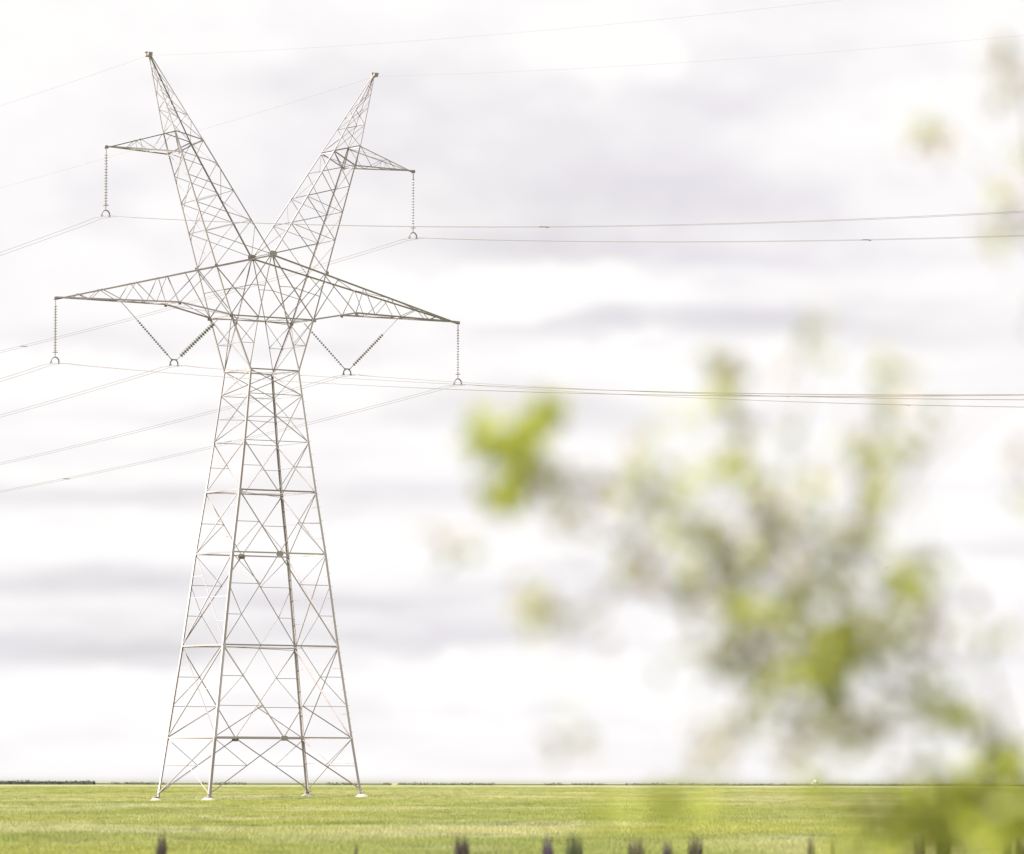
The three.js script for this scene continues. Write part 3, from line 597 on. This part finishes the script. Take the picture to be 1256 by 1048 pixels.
// ---------------------------------------------------------------- leafy bush close to the camera, far out of focus
{
  const bush = thing('leafy_bush', 'blurred leafy green bush reaching in close to the camera', 'bush');
  const D = 8.0, base = V(1.12, groundY(1.12, -8.2), -8.2);
  bush.position.copy(base);
  const bark = std(0.10, 0.085, 0.07, 0.9);
  const loc = (u, v, d = D) => at(u, v, d).sub(base);
  const limb = (name, pts, r0, r1) => {
    const c = new THREE.CatmullRomCurve3(pts), n = pts.length * 6, g = new THREE.TubeGeometry(c, n, 1, 7), P = g.attributes.position, v = V(0, 0, 0);
    for (let i = 0; i < P.count; i++) { const t = Math.floor(i / 8) / n, q = c.getPoint(t); v.fromBufferAttribute(P, i).sub(q).multiplyScalar(r0 + (r1 - r0) * t).add(q); P.setXYZ(i, v.x, v.y, v.z); }
    return mesh(name, g, bark, bush);
  };
  // stems from the ground, then the boughs that reach into the picture
  limb('stem', [V(0, -0.05, 0), V(-0.03, 0.4, 0.05), V(0.0, 0.8, 0.1), loc(1330, 960), loc(1290, 600), loc(1285, 330), loc(1262, 90)], 0.022, 0.004);
  limb('stem', [V(0.1, -0.05, 0.05), V(0.1, 0.5, 0.1), loc(1390, 1000), loc(1400, 700)], 0.02, 0.006);
  limb('bough', [V(-0.02, 0.6, 0.07), loc(1300, 1000), loc(1240, 925), loc(1180, 885), loc(1120, 850), loc(1058, 818), loc(1000, 765, 7.95), loc(930, 705, 7.9), loc(860, 650, 7.85), loc(790, 615, 7.8), loc(720, 592, 7.75), loc(650, 585, 7.7)], 0.010, 0.0012);
  limb('twig', [loc(1058, 818), loc(1040, 740, 8.05), loc(1045, 660, 8.1), loc(1070, 560, 8.1), loc(1100, 460, 8.1)], 0.005, 0.0012);
  limb('twig', [loc(1000, 765, 7.95), loc(960, 650), loc(915, 560, 8.05), loc(890, 450, 8.1)], 0.0045, 0.0012);
  limb('twig', [loc(960, 650), loc(975, 540, 8.0), loc(1002, 395, 8.0)], 0.003, 0.001);
  limb('twig', [loc(930, 705, 7.9), loc(860, 720), loc(790, 700), loc(700, 755), loc(640, 735)], 0.0035, 0.001);
  limb('twig', [loc(1058, 818), loc(980, 835), loc(900, 815), loc(850, 790)], 0.004, 0.0012);
  limb('twig', [loc(1180, 885), loc(1060, 895), loc(930, 895), loc(850, 925)], 0.004, 0.001);
  limb('twig', [loc(1120, 850), loc(1115, 760), loc(1125, 690), loc(1140, 640)], 0.004, 0.001);
  limb('twig', [loc(1240, 925), loc(1215, 830), loc(1200, 760)], 0.004, 0.001);
  limb('twig', [loc(790, 615, 7.8), loc(800, 580), loc(770, 560)], 0.002, 0.001);
  limb('twig', [loc(650, 585, 7.7), loc(600, 640, 7.7), loc(548, 662, 7.7)], 0.0015, 0.0008);
  limb('twig', [loc(1285, 330), loc(1240, 240), loc(1160, 160)], 0.003, 0.001);
  limb('twig', [loc(1300, 1000), loc(1200, 985), loc(1090, 1000), loc(980, 985), loc(820, 990)], 0.004, 0.001);
  // leaves: [u, v, spread in photo pixels, how many, share that is fresh green, share that is tan]
  const sprays = [
    [674, 504, 11, 24, 1, 0], [654, 526, 13, 20, 1, 0], [596, 532, 14, 28, 1, 0], [634, 548, 15, 34, 1, 0], [614, 602, 13, 36, 1, 0], [650, 575, 26, 8, 0.8, 0],
    [890, 455, 18, 6, 0.6, 0.1], [884, 485, 20, 4, 0.5, 0.2], [1002, 400, 14, 5, 0.4, 0.2], [993, 437, 14, 3, 0.4, 0.2], [1103, 455, 22, 4, 0.4, 0.3], [1073, 546, 18, 7, 0.7, 0.1],
    [816, 588, 20, 5, 0.6, 0.2], [774, 592, 22, 4, 0.4, 0.3], [869, 650, 22, 7, 0.6, 0.1], [890, 567, 30, 6, 0.4, 0.3], [952, 620, 30, 6, 0.4, 0.3], [786, 697, 24, 8, 0.4, 0.4], [850, 600, 40, 6, 0.3, 0.3],
    [910, 745, 24, 12, 0.9, 0], [964, 747, 22, 13, 0.95, 0], [881, 812, 22, 10, 0.8, 0.1], [946, 833, 24, 9, 0.8, 0.1], [1011, 841, 26, 28, 1, 0], [1023, 774, 24, 24, 0.9, 0.1], [1040, 800, 20, 18, 0.8, 0.2], [990, 810, 26, 18, 0.9, 0], [905, 750, 18, 10, 1, 0],
    [1123, 700, 20, 12, 1, 0], [1100, 739, 18, 11, 1, 0], [1110, 720, 30, 6, 0.8, 0], [1041, 673, 26, 7, 0.6, 0.2], [993, 712, 30, 7, 0.5, 0.2], [1060, 740, 34, 7, 0.5, 0.2],
    [1177, 875, 14, 11, 1, 0], [1150, 862, 18, 7, 0.9, 0], [1130, 800, 34, 8, 0.6, 0.2], [1200, 786, 30, 7, 0.5, 0.2], [1023, 892, 26, 6, 0.5, 0.3], [905, 898, 20, 4, 0.5, 0.3], [697, 910, 17, 5, 0.4, 0.3], [851, 928, 26, 2, 0.2, 0.6], [960, 918, 30, 3, 0.3, 0.5],
    [550, 662, 16, 4, 0.1, 0.8], [647, 733, 24, 4, 0.3, 0.4], [703, 762, 20, 3, 0.3, 0.4], [668, 738, 16, 3, 0.5, 0.3], [730, 600, 26, 4, 0.2, 0.6], [690, 600, 20, 4, 0.3, 0.5],
    [1230, 916, 24, 12, 0.8, 0.1], [1236, 960, 30, 24, 0.9, 0], [1180, 1000, 40, 34, 0.9, 0.1], [1100, 1010, 44, 26, 0.9, 0.1], [1230, 1020, 36, 34, 0.85, 0.1], [1050, 1035, 40, 12, 0.9, 0.1], [1140, 940, 30, 7, 0.5, 0.3],
    [820, 990, 26, 8, 1, 0], [860, 975, 26, 5, 0.9, 0], [740, 1000, 26, 4, 0.9, 0], [1000, 985, 30, 6, 0.9, 0],
    [1150, 160, 16, 6, 0.1, 0.6], [1125, 170, 12, 2, 0, 0.8], [1225, 60, 22, 5, 0.2, 0.5], [1230, 105, 16, 4, 0.2, 0.6], [1250, 200, 18, 4, 0.2, 0.6], [1235, 290, 16, 4, 0.2, 0.6], [1254, 549, 16, 3, 0.1, 0.8], [1245, 235, 20, 3, 0.2, 0.6],
    [940, 540, 50, 6, 0.3, 0.3], [1010, 600, 50, 6, 0.3, 0.3], [830, 670, 50, 6, 0.3, 0.3], [1080, 620, 40, 5, 0.4, 0.3], [1160, 760, 40, 5, 0.4, 0.3],
    [1330, 900, 60, 40, 0.8, 0.1], [1310, 600, 50, 18, 0.6, 0.2], [1320, 350, 50, 14, 0.5, 0.3], [1400, 800, 70, 50, 0.8, 0.1],
  ];
  const along = (pts, n, sp, count, green, tan) => { for (let i = 0; i < n; i++) { const t = rnd() * (pts.length - 1), a = Math.min(pts.length - 2, Math.floor(t)), f = t - a; sprays.push([pts[a][0] + (pts[a + 1][0] - pts[a][0]) * f, pts[a][1] + (pts[a + 1][1] - pts[a][1]) * f, sp, count, green, tan]); } };
  along([[1250, 930], [1180, 885], [1058, 818], [930, 705], [860, 650], [720, 592], [650, 585]], 22, 44, 3, 0.3, 0.3);
  along([[1058, 818], [1045, 660], [1070, 560], [1100, 460]], 11, 42, 3, 0.3, 0.25);
  along([[1000, 765], [960, 650], [915, 560], [890, 450]], 12, 46, 3, 0.3, 0.25);
  along([[930, 705], [860, 720], [790, 700], [700, 755], [640, 735]], 10, 30, 3, 0.25, 0.3);
  along([[1180, 885], [1060, 895], [930, 895], [850, 925]], 12, 34, 3, 0.2, 0.35);
  along([[1256, 1010], [1150, 1000], [1040, 1010]], 10, 40, 7, 0.9, 0.05);
  for (let k = 0; k < 22; k++) sprays.push([rr(790, 1120), rr(520, 860), 60, 3, 0.3, 0.25]);
  for (let k = 0; k < 26; k++) {   // fine side twigs
    const u = rr(800, 1180), v = rr(560, 900), a = rr(-2.6, -0.6), l = rr(60, 150), d = rr(7.85, 8.15);
    limb('twig', [loc(u, v, d), loc(u + Math.cos(a) * l * 0.5 + rr(-8, 8), v + Math.sin(a) * l * 0.5, d), loc(u + Math.cos(a) * l, v + Math.sin(a) * l, d + rr(-0.05, 0.05))], 0.0022, 0.0008);
  }   // thin growth between the boughs
  for (const [u, v] of [[926, 788], [938, 770], [985, 800], [1135, 772], [700, 640], [860, 720], [1060, 880]]) sprays.push([u, v, 13, 4, -1, 0]);
  const out = [], col = [];
  for (const [u, v, sp, n, green, tan] of sprays) {
    for (let k = 0; k < n * 1.6; k++) {
      const g = () => (rnd() + rnd() + rnd() - 1.5) * 1.1, p = loc(u + g() * sp, v + g() * sp, D + g() * 0.16 - 0.05);
      const t = rnd(), b = rr(0.8, 1.2);
      const c = green < 0 ? [0.42 * b, 0.37 * b, 0.36 * b] : t < green ? [0.262 * b, 0.285 * b, 0.036 * b] : t < green + tan ? [0.3 * b, 0.25 * b, 0.19 * b] : [0.28 * b, 0.29 * b, 0.19 * b];
      const dir = rdir(); dir.y -= 0.25; dir.normalize();
      leafTri(out, col, p, rr(0.03, 0.054), rr(0.019, 0.032), dir, rdir(), c);
    }
  }
  leafMesh('foliage', out, col, leafMat, bush).userData.kind = 'stuff';
}
scene.traverse((o) => { if (o.isMesh) o.castShadow = o.receiveShadow = true; });
renderer.render(scene, camera);
